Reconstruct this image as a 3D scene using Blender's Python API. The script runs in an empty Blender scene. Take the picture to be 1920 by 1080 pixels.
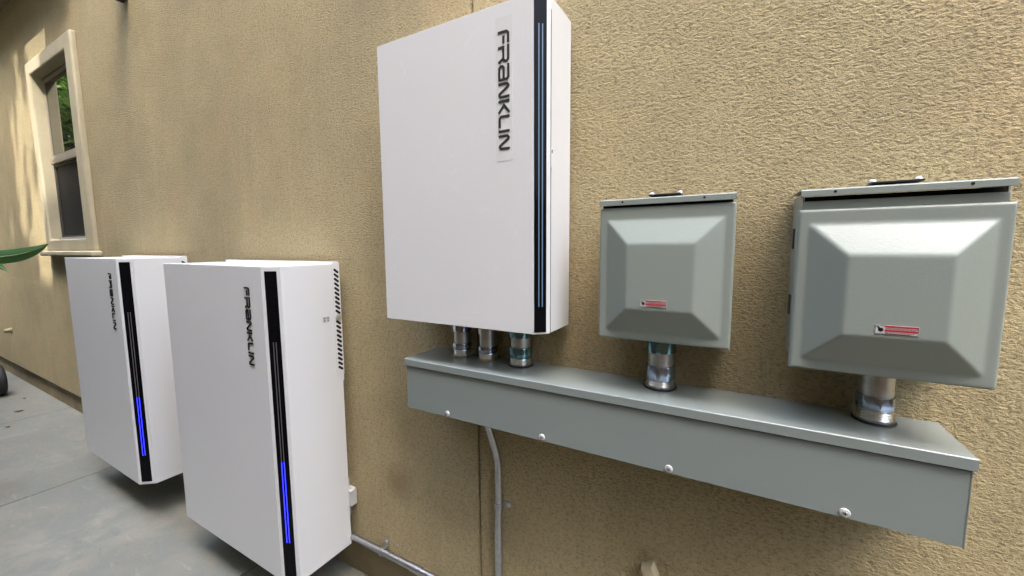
import bpy, bmesh, math, random
from mathutils import Vector, Matrix
random.seed(7)
R = math.radians
S = bpy.context.scene
C = S.collection

# ------------------------------------------------------------------ camera
cam_d = bpy.data.cameras.new('camera'); cam = bpy.data.objects.new('camera', cam_d); C.objects.link(cam)
cam_d.sensor_width = 36; cam_d.lens = 752.69 / 1920 * 36; cam_d.clip_start = 0.02; cam_d.clip_end = 2000
fwd = Vector((-0.48890201, 0.86633148, -0.10219878)); rgt = Vector((0.87120039, 0.49088474, -0.00648463)); upv = Vector((-0.04454998, 0.09220596, 0.99474286))
m = Matrix((rgt, upv, -fwd)).transposed().to_4x4(); m.translation = Vector((0, -1.0452, 1.3836))
cam.matrix_world = m
S.camera = cam

# ------------------------------------------------------------------ light
SUN = Vector((0.36, -0.60, 1.22)).normalized()          # direction towards the sun
elev = math.asin(SUN.z); azim = math.atan2(SUN.x, SUN.y)
W = bpy.data.worlds.new('World'); S.world = W; W.use_nodes = True
nt = W.node_tree
sky = nt.nodes.new('ShaderNodeTexSky'); sky.sky_type = 'NISHITA'; sky.sun_disc = False
sky.sun_elevation = elev; sky.sun_rotation = azim; sky.air_density = 1.0; sky.dust_density = 2.5; sky.ozone_density = 0.6
bg = nt.nodes['Background']; bg.inputs['Strength'].default_value = 0.15
# elevation ramp added to brighten the sky overhead and dim it near the horizon
tc = nt.nodes.new('ShaderNodeTexCoord'); sx = nt.nodes.new('ShaderNodeSeparateXYZ'); nt.links.new(tc.outputs['Generated'], sx.inputs[0])
cr = nt.nodes.new('ShaderNodeValToRGB'); nt.links.new(sx.outputs['Z'], cr.inputs[0])
e = cr.color_ramp.elements; e[0].position = .15; e[0].color = (.14, .14, .14, 1); e[1].position = .92; e[1].color = (1, 1, .98, 1)
e2 = cr.color_ramp.elements.new(.6); e2.color = (.40, .40, .40, 1)
mx = nt.nodes.new('ShaderNodeVectorMath'); mx.operation = 'MULTIPLY'; nt.links.new(sky.outputs[0], mx.inputs[0]); nt.links.new(cr.outputs[0], mx.inputs[1])
sc = nt.nodes.new('ShaderNodeVectorMath'); sc.operation = 'SCALE'; sc.inputs['Scale'].default_value = 4.0; nt.links.new(mx.outputs[0], sc.inputs[0])
hs = nt.nodes.new('ShaderNodeHueSaturation'); hs.inputs['Saturation'].default_value = .88; nt.links.new(sc.outputs[0], hs.inputs['Color'])
nt.links.new(hs.outputs[0], bg.inputs[0])
sd = bpy.data.lights.new('sun', 'SUN'); sd.energy = 2.0; sd.angle = R(0.53); sd.color = (1, .94, .85)
so = bpy.data.objects.new('sun', sd); C.objects.link(so); so.rotation_euler = SUN.to_track_quat('Z', 'Y').to_euler()
S.view_settings.view_transform = 'Standard'; S.view_settings.look = 'None'; S.view_settings.gamma = 1
S.view_settings.exposure = 2.15
S.render.engine = 'CYCLES'
S.cycles.max_bounces = 10; S.cycles.diffuse_bounces = 6; S.cycles.glossy_bounces = 4

# ------------------------------------------------------------------ helpers
def tag(o, label=None, cat=None, group=None, kind=None):
    if label: o['label'] = label
    if cat: o['category'] = cat
    if group: o['group'] = group
    if kind: o['kind'] = kind
    return o
def empty(name, loc, label=None, cat=None, group=None):
    o = bpy.data.objects.new(name, None); C.objects.link(o); o.location = loc; o.empty_display_size = .1
    return tag(o, label, cat, group)
def obj(name, bm, mat, parent=None, bevel=0, seg=2, smooth=None, world=True):
    me = bpy.data.meshes.new(name)
    bmesh.ops.recalc_face_normals(bm, faces=bm.faces[:])
    bm.to_mesh(me); bm.free()
    for mm in (mat if isinstance(mat, (list, tuple)) else [mat]): me.materials.append(mm)
    o = bpy.data.objects.new(name, me); C.objects.link(o)
    if parent:
        o.parent = parent
        if world:                                     # mesh coordinates are written in world space
            M = Matrix.Translation(parent_world(parent)).inverted()
            me.transform(M)
    if bevel:
        b = o.modifiers.new('bevel', 'BEVEL'); b.width = bevel; b.segments = seg; b.limit_method = 'ANGLE'; b.angle_limit = R(35)
        b.harden_normals = False
    if smooth:
        for p in me.polygons: p.use_smooth = True
        me.set_sharp_from_angle(angle=R(smooth))
    return o
def parent_world(p):
    v = Vector((0, 0, 0))
    while p: v += p.location; p = p.parent
    return v
def box(bm, x0, x1, y0, y1, z0, z1, mi=0):
    vs = [bm.verts.new((x, y, z)) for z in (z0, z1) for y in (y0, y1) for x in (x0, x1)]
    for f in ((0, 2, 3, 1), (4, 5, 7, 6), (0, 1, 5, 4), (2, 6, 7, 3), (0, 4, 6, 2), (1, 3, 7, 5)):
        bm.faces.new([vs[i] for i in f]).material_index = mi
def B(*a):
    bm = bmesh.new(); box(bm, *a); return bm
def prism(bm, pts, a, b, axis='z'):
    def P(u, v, w): return {'z': (u, v, w), 'y': (u, w, v), 'x': (w, u, v)}[axis]
    lo = [bm.verts.new(P(u, v, a)) for u, v in pts]; hi = [bm.verts.new(P(u, v, b)) for u, v in pts]
    n = len(pts)
    bm.faces.new(lo[::-1]); bm.faces.new(hi)
    for i in range(n): bm.faces.new((lo[i], lo[(i + 1) % n], hi[(i + 1) % n], hi[i]))
def lathe(bm, prof, cx, cy, n=40, nf=None, caps=True):
    """prof: list of (radius, z, hexness)"""
    rings = []
    for p in prof:
        r, z = p[0], p[1]; hx = p[2] if len(p) > 2 else 0
        ring = []
        for i in range(n):
            a = 2 * math.pi * i / n
            rr = r
            if hx:
                k = math.pi / hx; t = (a % (2 * k)) - k
                rr = min(r, r * math.cos(k) / math.cos(t) * 1.035)
            ring.append(bm.verts.new((cx + rr * math.cos(a), cy + rr * math.sin(a), z)))
        rings.append(ring)
    for A, D in zip(rings, rings[1:]):
        for i in range(n): bm.faces.new((A[i], A[(i + 1) % n], D[(i + 1) % n], D[i]))
    if caps: bm.faces.new(rings[0][::-1]); bm.faces.new(rings[-1])
def tube(bm, pts, r, n=16, cap=True):
    pts = [Vector(p) for p in pts]; rings = []
    for i, p in enumerate(pts):
        d = (pts[min(i + 1, len(pts) - 1)] - pts[max(i - 1, 0)]).normalized()
        a = d.orthogonal().normalized() if i == 0 else (a - d * a.dot(d)).normalized()
        b = d.cross(a); rr = r[i] if isinstance(r, (list, tuple)) else r
        rings.append([bm.verts.new(p + a * rr * math.cos(t) + b * rr * math.sin(t)) for t in [2 * math.pi * k / n for k in range(n)]])
    for A, D in zip(rings, rings[1:]):
        for i in range(n): bm.faces.new((A[i], A[(i + 1) % n], D[(i + 1) % n], D[i]))
    if cap: bm.faces.new(rings[0][::-1]); bm.faces.new(rings[-1])
def sweep(pts, r, k=6):                                # catmull-rom resample
    P = [Vector(p) for p in pts]; P = [P[0] * 2 - P[1]] + P + [P[-1] * 2 - P[-2]]; out = []
    for i in range(1, len(P) - 2):
        for j in range(k):
            t = j / k; a, b, c, d = P[i - 1], P[i], P[i + 1], P[i + 2]
            out.append(.5 * ((2 * b) + (c - a) * t + (2 * a - 5 * b + 4 * c - d) * t * t + (3 * b - a - 3 * c + d) * t ** 3))
    out.append(P[-2]); return out
def disc_y(bm, cx, cz, prof, n=24):
    """profile of (radius, y) turned about an axis along y"""
    rings = [[bm.verts.new((cx + r * math.cos(2 * math.pi * i / n), y, cz + r * math.sin(2 * math.pi * i / n))) for i in range(n)] for r, y in prof]
    for A, D in zip(rings, rings[1:]):
        for i in range(n): bm.faces.new((A[i], A[(i + 1) % n], D[(i + 1) % n], D[i]))
    bm.faces.new(rings[0][::-1]); bm.faces.new(rings[-1])

# ------------------------------------------------------------------ materials
def mat(name, col, rough=.5, metal=0, spec=.5, coat=0):
    M = bpy.data.materials.new(name); M.use_nodes = True
    b = M.node_tree.nodes['Principled BSDF']
    b.inputs['Base Color'].default_value = (*col, 1); b.inputs['Roughness'].default_value = rough
    b.inputs['Metallic'].default_value = metal; b.inputs['Specular IOR Level'].default_value = spec
    b.inputs['Coat Weight'].default_value = coat
    return M, M.node_tree, b
def N(nt, t, **k):
    n = nt.nodes.new(t)
    for a, v in k.items():
        if a in n.inputs: n.inputs[a].default_value = v
        else: setattr(n, a, v)
    return n
def noise(nt, scale, detail=4, rough=.5, dist=0, vec=None, stretch=None):
    tc = N(nt, 'ShaderNodeNewGeometry')
    src = tc.outputs['Position']
    if stretch:
        mp = N(nt, 'ShaderNodeMapping'); mp.inputs['Scale'].default_value = stretch
        nt.links.new(src, mp.inputs['Vector']); src = mp.outputs[0]
    n = N(nt, 'ShaderNodeTexNoise'); n.inputs['Scale'].default_value = scale; n.inputs['Detail'].default_value = detail
    n.inputs['Roughness'].default_value = rough; n.inputs['Distortion'].default_value = dist
    nt.links.new(src, n.inputs['Vector']); return n.outputs['Fac']
def ramp(nt, fac, stops):
    r = N(nt, 'ShaderNodeValToRGB'); e = r.color_ramp.elements
    while len(e) < len(stops): e.new(.5)
    for s, (p, c) in zip(e, stops): s.position = p; s.color = (*c, 1) if len(c) == 3 else c
    nt.links.new(fac, r.inputs[0]); return r.outputs[0]
def mix(nt, fac, a, b, mode='MIX'):
    n = N(nt, 'ShaderNodeMix', data_type='RGBA', blend_type=mode)
    for s, v in ((n.inputs[0], fac), (n.inputs[6], a), (n.inputs[7], b)):
        if hasattr(v, 'links'): nt.links.new(v, s)
        else: s.default_value = v if not isinstance(v, tuple) else (*v, 1)
    return n.outputs[2]
def math_(nt, op, a, b=0.0):
    n = N(nt, 'ShaderNodeMath', operation=op)
    for s, v in ((n.inputs[0], a), (n.inputs[1], b)):
        if hasattr(v, 'links'): nt.links.new(v, s)
        else: s.default_value = v
    return n.outputs[0]
def bump(nt, b, h, dist, strength=1.0, normal=None):
    n = N(nt, 'ShaderNodeBump'); n.inputs['Distance'].default_value = dist; n.inputs['Strength'].default_value = strength
    nt.links.new(h, n.inputs['Height'])
    if normal: nt.links.new(normal, n.inputs['Normal'])
    nt.links.new(n.outputs[0], b.inputs['Normal']); return n.outputs[0]

def stucco(name, base, dark, bdist):
    M, nt, b = mat(name, base, .92, spec=.25)
    big = noise(nt, 1.1, 3, .55, .4)
    med = noise(nt, 6, 4, .6)
    fine = noise(nt, 90, 3, .6)
    c = ramp(nt, big, [(.30, dark), (.66, base)])
    c = mix(nt, math_(nt, 'MULTIPLY', ramp(nt, med, [(.45, (0, 0, 0)), (.72, (1, 1, 1))]), .30), c, tuple(x * .72 for x in dark))
    tint = noise(nt, 1.9, 3, .55, .8, stretch=(1, 1, .8))
    c = mix(nt, math_(nt, 'MULTIPLY', ramp(nt, tint, [(.50, (0, 0, 0)), (.68, (1, 1, 1))]), .55), c, (base[0] * .96, base[1] * .86, base[2] * .84))
    tin2 = noise(nt, .8, 4, .6, 1.2)
    c = mix(nt, math_(nt, 'MULTIPLY', ramp(nt, tin2, [(.48, (0, 0, 0)), (.66, (1, 1, 1))]), .45), c, (base[0] * .66, base[1] * .68, base[2] * .72))
    streak = noise(nt, 3.2, 3, .6, 0, stretch=(2.6, 1, .28))
    c = mix(nt, math_(nt, 'MULTIPLY', ramp(nt, streak, [(.56, (0, 0, 0)), (.74, (1, 1, 1))]), .22), c, tuple(min(1, x * 1.25) for x in base))
    # rust-brown scuff low on the wall between the battery and the seam
    g = N(nt, 'ShaderNodeNewGeometry'); sp = N(nt, 'ShaderNodeVectorMath', operation='DISTANCE'); sp.inputs[1].default_value = (-1.09, 0, .49)
    nt.links.new(g.outputs['Position'], sp.inputs[0])
    sc = math_(nt, 'ADD', sp.outputs['Value'], math_(nt, 'MULTIPLY', math_(nt, 'SUBTRACT', med, .5), .12))
    c = mix(nt, ramp(nt, sc, [(.02, (.55, .55, .55)), (.10, (0, 0, 0))]), c, tuple(x * f for x, f in zip(dark, (.55, .42, .4))))
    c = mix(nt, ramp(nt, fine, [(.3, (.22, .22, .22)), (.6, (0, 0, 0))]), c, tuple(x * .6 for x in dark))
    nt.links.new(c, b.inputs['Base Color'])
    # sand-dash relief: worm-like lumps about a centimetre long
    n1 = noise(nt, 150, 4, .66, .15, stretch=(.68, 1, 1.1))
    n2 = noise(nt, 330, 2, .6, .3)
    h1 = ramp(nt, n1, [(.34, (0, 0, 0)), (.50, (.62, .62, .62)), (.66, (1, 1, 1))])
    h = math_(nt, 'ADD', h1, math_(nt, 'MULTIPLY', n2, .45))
    c = mix(nt, ramp(nt, n1, [(.34, (.62, .62, .62)), (.48, (0, 0, 0))]), c, tuple(x * .40 for x in dark))  # pits darkened in the colour, standing in for shade in the relief
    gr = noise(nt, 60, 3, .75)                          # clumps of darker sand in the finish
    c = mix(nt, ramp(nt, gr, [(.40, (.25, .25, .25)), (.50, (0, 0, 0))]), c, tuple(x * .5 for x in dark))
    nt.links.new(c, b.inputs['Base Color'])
    bump(nt, b, h, bdist)
    return M
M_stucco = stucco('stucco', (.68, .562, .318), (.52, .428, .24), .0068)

def trimmat():
    M, nt, b = mat('trim_stucco', (.48, .42, .28), .85, spec=.3)
    n = noise(nt, 5, 4, .6); c = ramp(nt, n, [(.35, (.43, .375, .25)), (.65, (.50, .445, .30))])
    nt.links.new(c, b.inputs['Base Color']); bump(nt, b, noise(nt, 160, 3, .6), .0012); return M
M_trim = trimmat()
def foundmat():
    M, nt, b = mat('foundation_paint', (.27, .21, .12), .85, spec=.3)
    c = ramp(nt, noise(nt, 4, 5, .65), [(.3, (.20, .155, .085)), (.7, (.32, .255, .15))])
    nt.links.new(c, b.inputs['Base Color']); bump(nt, b, noise(nt, 30, 4, .6), .003); return M
M_found = foundmat()
def concmat():
    M, nt, b = mat('concrete', (.36, .35, .31), .82, spec=.35)
    a = noise(nt, .9, 5, .6, .5); f = noise(nt, 7, 6, .65, .3); g = noise(nt, 120, 3, .7)
    c = ramp(nt, a, [(.32, (.155, .148, .117)), (.66, (.245, .233, .187))])
    c = mix(nt, ramp(nt, f, [(.42, (.8, .8, .8)), (.60, (0, 0, 0))]), c, (.150, .158, .133))
    c = mix(nt, ramp(nt, g, [(.32, (.5, .5, .5)), (.46, (0, 0, 0))]), c, (.22, .21, .19))
    # an old damp stain and two smaller blots
    for cx, cy, r, k in ((-3.66, -.64, .17, .5), (-4.6, -.42, .10, .16)):
        ge = N(nt, 'ShaderNodeNewGeometry'); d = N(nt, 'ShaderNodeVectorMath', operation='DISTANCE'); d.inputs[1].default_value = (cx, cy, 0)
        nt.links.new(ge.outputs['Position'], d.inputs[0])
        dd = math_(nt, 'ADD', d.outputs['Value'], math_(nt, 'MULTIPLY', math_(nt, 'SUBTRACT', f, .5), r * 1.6))
        c = mix(nt, ramp(nt, dd, [(r * .55, (k, k, k)), (r, (0, 0, 0))]), c, (.13, .115, .085))
    sw = noise(nt, 16, 5, .75, .6, stretch=(.5, 1.6, 1))    # broom and scuff marks
    c = mix(nt, ramp(nt, sw, [(.58, (0, 0, 0)), (.74, (.4, .4, .4))]), c, (.31, .30, .26))
    c = mix(nt, ramp(nt, sw, [(.28, (.45, .45, .45)), (.42, (0, 0, 0))]), c, (.11, .105, .088))
    nt.links.new(c, b.inputs['Base Color'])
    h = math_(nt, 'ADD', math_(nt, 'MULTIPLY', g, .8), f)
    bump(nt, b, h, .0022)
    rr = ramp(nt, f, [(.3, (.62, .62, .62)), (.7, (.88, .88, .88))]); nt.links.new(rr, b.inputs['Roughness'])
    return M
M_conc = concmat()
M_soil = None
def paint(name, col, rough, var=.03, bd=.00025, scale=260, spec=.5, coat=0):
    M, nt, b = mat(name, col, rough, spec=spec, coat=coat)
    n = noise(nt, 3, 4, .6)
    c = ramp(nt, n, [(.3, tuple(x * (1 - var) for x in col)), (.7, tuple(min(1, x * (1 + var)) for x in col))])
    nt.links.new(c, b.inputs['Base Color'])
    sm = noise(nt, 9, 5, .7); nt.links.new(ramp(nt, sm, [(.2, (rough * .95,) * 3), (.8, (min(1, rough * 1.06),) * 3)]), b.inputs['Roughness'])
    bump(nt, b, noise(nt, scale, 2, .5), bd, .6); return M
M_soil = paint('dark_ground', (.07, .05, .035), .95, .4, .02, 25)  # ground beyond the path kept dark to cut bounce light
M_white = paint('white_powder_coat', (.70, .70, .69), .38, .012, .00018)
def filmed():
    M, nt, b = mat('white_door_with_film', (.80, .80, .80), .30)
    a = noise(nt, 13, 6, .72, 1.2); k = noise(nt, 2.2, 2, .5)
    blob = math_(nt, 'MULTIPLY', ramp(nt, a, [(.56, (0, 0, 0)), (.63, (1, 1, 1))]), ramp(nt, k, [(.42, (0, 0, 0)), (.58, (1, 1, 1))]))
    nt.links.new(mix(nt, math_(nt, 'MULTIPLY', blob, .5), (.71, .71, .70), (.84, .84, .83)), b.inputs['Base Color'])
    nt.links.new(ramp(nt, blob, [(0, (.34,) * 3), (1, (.16,) * 3)]), b.inputs['Roughness'])
    bump(nt, b, a, .0004, .5); return M
M_film = filmed()
M_tape = mat('clear_tape', (.71, .712, .698), .16)[0]
_, tnt, tb = M_tape, M_tape.node_tree, M_tape.node_tree.nodes['Principled BSDF']; bump(tnt, tb, noise(tnt, 60, 4, .6, 1), .0009, .7)
M_grey = paint('grey_enamel', (.245, .277, .245), .33, .02, .0003)
M_way = paint('grey_wireway_enamel', (.225, .258, .243), .24, .02, .0003, coat=.7)
M_gap = mat('dark_gap', (.004, .004, .004), .9)[0]
M_black = mat('black_glass', (.004, .004, .005), .10, spec=.09)[0]
def glow(name, col, strength, base=(.05, .05, .06)):
    M, nt, b = mat(name, base, .3); b.inputs['Emission Color'].default_value = (*col, 1); b.inputs['Emission Strength'].default_value = strength; return M
M_blue = glow('blue_led', (.012, .018, 1.0), 1.1)
M_teal = glow('teal_led', (.10, .26, .42), .14)
M_dim = mat('unlit_light_guide', (.11, .10, .10), .3)[0]
M_letter = mat('dark_chrome_lettering', (.05, .05, .052), .22, .7)[0]
M_letterB = mat('black_lettering', (.035, .037, .036), .3, .2)[0]
def zinc(name, col, rough, aniso=0):
    M, nt, b = mat(name, col, rough, 1)
    n = noise(nt, 70, 3, .6); nt.links.new(ramp(nt, n, [(.3, tuple(x * .8 for x in col)), (.7, col)]), b.inputs['Base Color'])
    bump(nt, b, noise(nt, 140, 2, .5), .0003, .4); return M
M_zinc = zinc('zinc', (.82, .82, .80), .28)
M_steel = zinc('brushed_conduit', (.74, .74, .71), .42)
M_zblue = zinc('blue_passivated_zinc', (.50, .60, .76), .24)
M_zteal = zinc('teal_passivated_zinc', (.24, .46, .53), .22)
M_zviol = zinc('violet_passivated_zinc', (.52, .54, .68), .22)
M_galv = zinc('galvanised_conduit', (.50, .51, .53), .40)
M_brass = zinc('yellow_zinc', (.70, .60, .36), .25)
M_rubber = paint('black_rubber', (.012, .012, .014), .6, .1, .0006)
M_glass = mat('window_glass', (.012, .014, .012), .015, spec=.9)[0]
M_screen = mat('insect_screen_glass', (.020, .021, .022), .5, spec=.12)[0]
M_vinyl = paint('tan_window_frame', (.30, .26, .20), .5, .05)
M_darkframe = paint('dark_sash_frame', (.05, .045, .04), .5, .05)
M_leaf = None
def leafmat(name, a, bcol, rough=.45):
    M, nt, b = mat(name, a, rough, spec=.4)
    oi = N(nt, 'ShaderNodeNewGeometry')
    c = ramp(nt, oi.outputs['Random Per Island'], [(0, a), (1, bcol)]); nt.links.new(c, b.inputs['Base Color'])
    b.inputs['Transmission Weight'].default_value = 0
    tr = N(nt, 'ShaderNodeBsdfTranslucent'); nt.links.new(c, tr.inputs[0])
    mx = N(nt, 'ShaderNodeMixShader'); mx.inputs[0].default_value = .38
    out = nt.nodes['Material Output']; nt.links.new(b.outputs[0], mx.inputs[1]); nt.links.new(tr.outputs[0], mx.inputs[2]); nt.links.new(mx.outputs[0], out.inputs[0])
    return M
M_tree = leafmat('tree_leaves', (.13, .24, .045), (.27, .42, .11))
M_bark = paint('bark', (.10, .075, .05), .9, .3, .01, 20)
M_red = mat('red_print', (.42, .015, .035), .4)[0]
M_lwhite = mat('label_white', (.50, .50, .48), .4)[0]
M_lblack = mat('label_black', (.01, .01, .01), .4)[0]
M_neigh = paint('shade_house_stucco', (.28, .26, .22), .9, .05, .003, 60)
M_roof = paint('roof_tile', (.22, .14, .10), .8, .15, .01, 12)
M_wood = paint('fence_wood', (.11, .08, .055), .85, .2, .002, 18)

# ------------------------------------------------------------------ ground
JX = (-8.38, -6.73, -5.08, -3.432, -1.783, -.13, 1.52, 3.17, 4.82)
bm = bmesh.new()
edges = [-40] + [v for x in JX for v in (x - .004, x + .004)] + [30]
for i in range(0, len(edges), 2): box(bm, edges[i], edges[i + 1], -1.25, .02, -.12, 0)
tag(obj('concrete_path', bm, M_conc, bevel=.003, seg=2), kind='structure')
tag(obj('ground', B(-60, 60, -60, 40, -.6, -.03), M_soil), kind='structure')

# ------------------------------------------------------------------ the house: wall, foundation, joints, window
house = empty('stucco_house', (-3, .3, 0), 'tan stucco house wall that carries all the boxes and the batteries', 'house')
OX0, OX1, OZ0, OZ1 = -4.87, -4.05, 1.462, 2.735
STZ = .165
bm = bmesh.new()
GE = .002; xs = [-16, OX0 - GE, OX1 + GE, -.7202, -.7138, 9]; zs = [STZ, OZ0 - GE, OZ1 + GE, 6.38, 6.39, 6.4]
def yy(i, j): return .012 if i == 3 else 0
for i in range(5):
    for j in range(5):
        if i == 1 and j == 1: continue
        y = yy(i, j)
        bm.faces.new([bm.verts.new((a, y, c)) for a, c in ((xs[i], zs[j]), (xs[i + 1], zs[j]), (xs[i + 1], zs[j + 1]), (xs[i], zs[j + 1]))])
def rev(p, q): bm.faces.new([bm.verts.new(v) for v in ((*p, 0)[0:0] or (p[0], 0, p[1]), (q[0], 0, q[1]), (q[0], .012, q[1]), (p[0], .012, p[1]))])
rev((-.7202, STZ), (-.7202, 6.4)); rev((-.7138, STZ), (-.7138, 6.4))
# reveals, underside, ends and top so the wall is a solid slab
a_, b_, c_, d_ = xs[1], xs[2], zs[1], zs[2]
for p, q in (((a_, c_), (a_, d_)), ((b_, c_), (b_, d_)), ((a_, c_), (b_, c_)), ((a_, d_), (b_, d_)), ((-16, STZ), (9, STZ)), ((-16, 6.4), (9, 6.4)), ((-16, STZ), (-16, 6.4)), ((9, STZ), (9, 6.4))):
    bm.faces.new([bm.verts.new(v) for v in ((p[0], 0, p[1]), (q[0], 0, q[1]), (q[0], .16, q[1]), (p[0], .16, p[1]))])
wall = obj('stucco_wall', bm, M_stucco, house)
obj('foundation', B(-16, 9, .022, .30, -.10, STZ + .02), M_found, house)
obj('weep_screed', B(-16, 9, -.003, .024, STZ - .006, STZ - .001), M_gap, house)
bm = bmesh.new(); box(bm, -.7202, -.7138, .0055, .0115, STZ, 6.3)
obj('expansion_joint', bm, mat('joint_sealant', (.014, .009, .006), .8)[0], house)
# thin raised lips of the joint beads
bm = bmesh.new(); box(bm, -.7236, -.7204, -.0022, .001, STZ, 6.3); box(bm, -.7136, -.7104, -.0022, .001, STZ, 6.3)
obj('joint_bead', bm, M_stucco, house)
obj('shade_eave', B(-16, -3.85, -.20, -.001, 3.412, 3.62), M_stucco, house)  # added overhang, length and depth set to keep sun off the upper wall
# window trim: four sided with soft edges
TX0, TX1, TZ0, TZ1 = -4.965, -3.915, 1.375, 2.835
bm = bmesh.new()
o = [(TX0, TZ0), (TX1, TZ0), (TX1, TZ1), (TX0, TZ1)]; q = [(OX0, OZ0), (OX1, OZ0), (OX1, OZ1), (OX0, OZ1)]
def loop(pts, y): return [bm.verts.new((x, y, z)) for x, z in pts]
L = [loop(o, -.001), loop(o, -.032), loop(q, -.032), loop(q, .040)]
for a, b_ in zip(L, L[1:]):
    for i in range(4): bm.faces.new((a[i], a[(i + 1) % 4], b_[(i + 1) % 4], b_[i]))
obj('window_trim', bm, M_trim, house, bevel=.013, seg=4, smooth=50)
obj('sill_ledge', B(-5.03, -3.85, -.064, -.001, 1.334, 1.3749), M_trim, house, bevel=.012, seg=4, smooth=50)
# window
win = empty('window', (-4.46 + 3, .05 - .3, 1.462), None); win.parent = house
fy0, fy1 = .042, .075
def ring(bm, x0, x1, z0, z1, w, y0, y1, wt=None):
    wt = wt or w
    box(bm, x0, x0 + w, y0, y1, z0, z1); box(bm, x1 - w, x1, y0, y1, z0, z1)
    box(bm, x0 + w, x1 - w, y0, y1, z0, z0 + wt); box(bm, x0 + w, x1 - w, y0, y1, z1 - wt, z1)
bm = bmesh.new(); ring(bm, OX0 + .001, OX1 - .001, OZ0 + .001, OZ1 - .001, .014, .0405, .09); obj('frame', bm, M_darkframe, win)
bm = bmesh.new(); ring(bm, OX0 + .016, OX1 - .016, 2.105, OZ1 - .016, .016, .034, .075, .026); obj('upper_sash', bm, M_vinyl, win, bevel=.002)
obj('meeting_rail', B(OX0 + .0155, OX1 - .0155, .024, .078, 2.063, 2.108), M_vinyl, win, bevel=.003)
bm = bmesh.new(); ring(bm, OX0 + .016, OX1 - .016, OZ0 + .016, 2.062, .018, .041, .08); obj('lower_sash', bm, M_darkframe, win, bevel=.002)
obj('sill_track', B(OX0 + .02, OX1 - .02, .02, .0404, OZ0 + .001, OZ0 + .020), mat('aluminium_track', (.42, .42, .42), .4, .6)[0], win, bevel=.002)
obj('upper_pane', B(OX0 + .0325, OX1 - .0325, .041, .047, 2.1315, OZ1 - .0425), M_glass, win)
obj('lower_pane', B(OX0 + .0345, OX1 - .0345, .050, .056, OZ0 + .0345, 2.0435), M_screen, win)

# dark beam end above, at the very top of the photograph
be = empty('beam_end', (-3.09, 0, 2.775), 'dark beam end jutting out of the stucco at the top edge of the picture', 'beam')
obj('beam', B(-3.125, -3.055, -.24, -.001, 2.778, 2.96), paint('dark_stained_wood', (.035, .025, .018), .7, .2), be, bevel=.004)
obj('metal_cap', B(-3.129, -3.051, -.244, -.0012, 2.9605, 2.968), mat('cap_metal', (.4, .36, .28), .5)[0], be)

# small pipe stub low on the far wall
bm = bmesh.new(); disc_y(bm, -6.70, .535, [(.034, -.001), (.034, -.010), (.022, -.011), (.022, -.05), (.019, -.053)])
tag(obj('pipe_stub', bm, M_stucco, smooth=35), 'small pale pipe stub low on the dark far end of the wall', 'pipe stub')

# ------------------------------------------------------------------ lettering
GL = {'F': (1.05, [[(.12, 0), (.12, .78), (.27, .92), (1.02, .92)], [(.42, .5), (1.02, .5)]]),
      'R': (1.36, [[(0, .92), (1.1, .92), (1.24, .8), (1.22, .6), (1.08, .48)], [(.14, 0), (.14, .48), (1.02, .48), (1.30, .02)]]),
      'A': (1.28, [[(0, .92), (1.02, .92), (1.18, .76), (1.18, .09), (.26, .09), (.12, .22), (.12, .38), (.26, .5), (1.16, .5)]]),
      'N': (1.26, [[(.12, 0), (.12, .8), (.26, .92), (.38, .88), (.88, .12), (1.0, .08), (1.14, .2), (1.14, 1)]]),
      'K': (1.10, [[(.11, 0), (.11, 1)], [(1.06, 1), (.42, .5), (1.06, 0)]]),
      'L': (1.05, [[(.12, 1), (.12, .22), (.25, .09), (1.0, .09)]]),
      'I': (.28, [[(.12, 0), (.12, 1)]])}
def ribbon(bm, pts, w, f, t):
    """w width, f maps (u, v, depth) to space, t thickness"""
    P = [Vector(p) for p in pts]; n = len(P); lo = []; 
    for i in range(n):
        d1 = (P[i] - P[i - 1]).normalized() if i else (P[1] - P[0]).normalized()
        d2 = (P[i + 1] - P[i]).normalized() if i < n - 1 else d1
        n1 = Vector((-d1.y, d1.x)); n2 = Vector((-d2.y, d2.x)); mi = (n1 + n2).normalized(); k = w / 2 / max(.45, mi.dot(n1))
        lo.append((P[i] + mi * k, P[i] - mi * k))
    V = [[bm.verts.new(f(a.x, a.y, 0)), bm.verts.new(f(b.x, b.y, 0)), bm.verts.new(f(b.x, b.y, t)), bm.verts.new(f(a.x, a.y, t))] for a, b in lo]
    for A, D in zip(V, V[1:]):
        for i in range(4): bm.faces.new((A[i], A[(i + 1) % 4], D[(i + 1) % 4], D[i]))
    bm.faces.new(V[0][::-1]); bm.faces.new(V[-1])
def lettering(x0, z0, z1, h, yf, t, stroke=.19):
    bm = bmesh.new(); word = 'FRANKLIN'; tot = sum(GL[c][0] for c in word) + .12 * (len(word) - 1); sc = (z0 - z1) / tot; u = 0
    for c in word:
        for st in GL[c][1]:
            ribbon(bm, st, stroke, lambda a, b, d, u=u: (x0 + b * h, yf - d, z0 - (u + a) * sc), t)
        u += GL[c][0] + .12
    return bm

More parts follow.
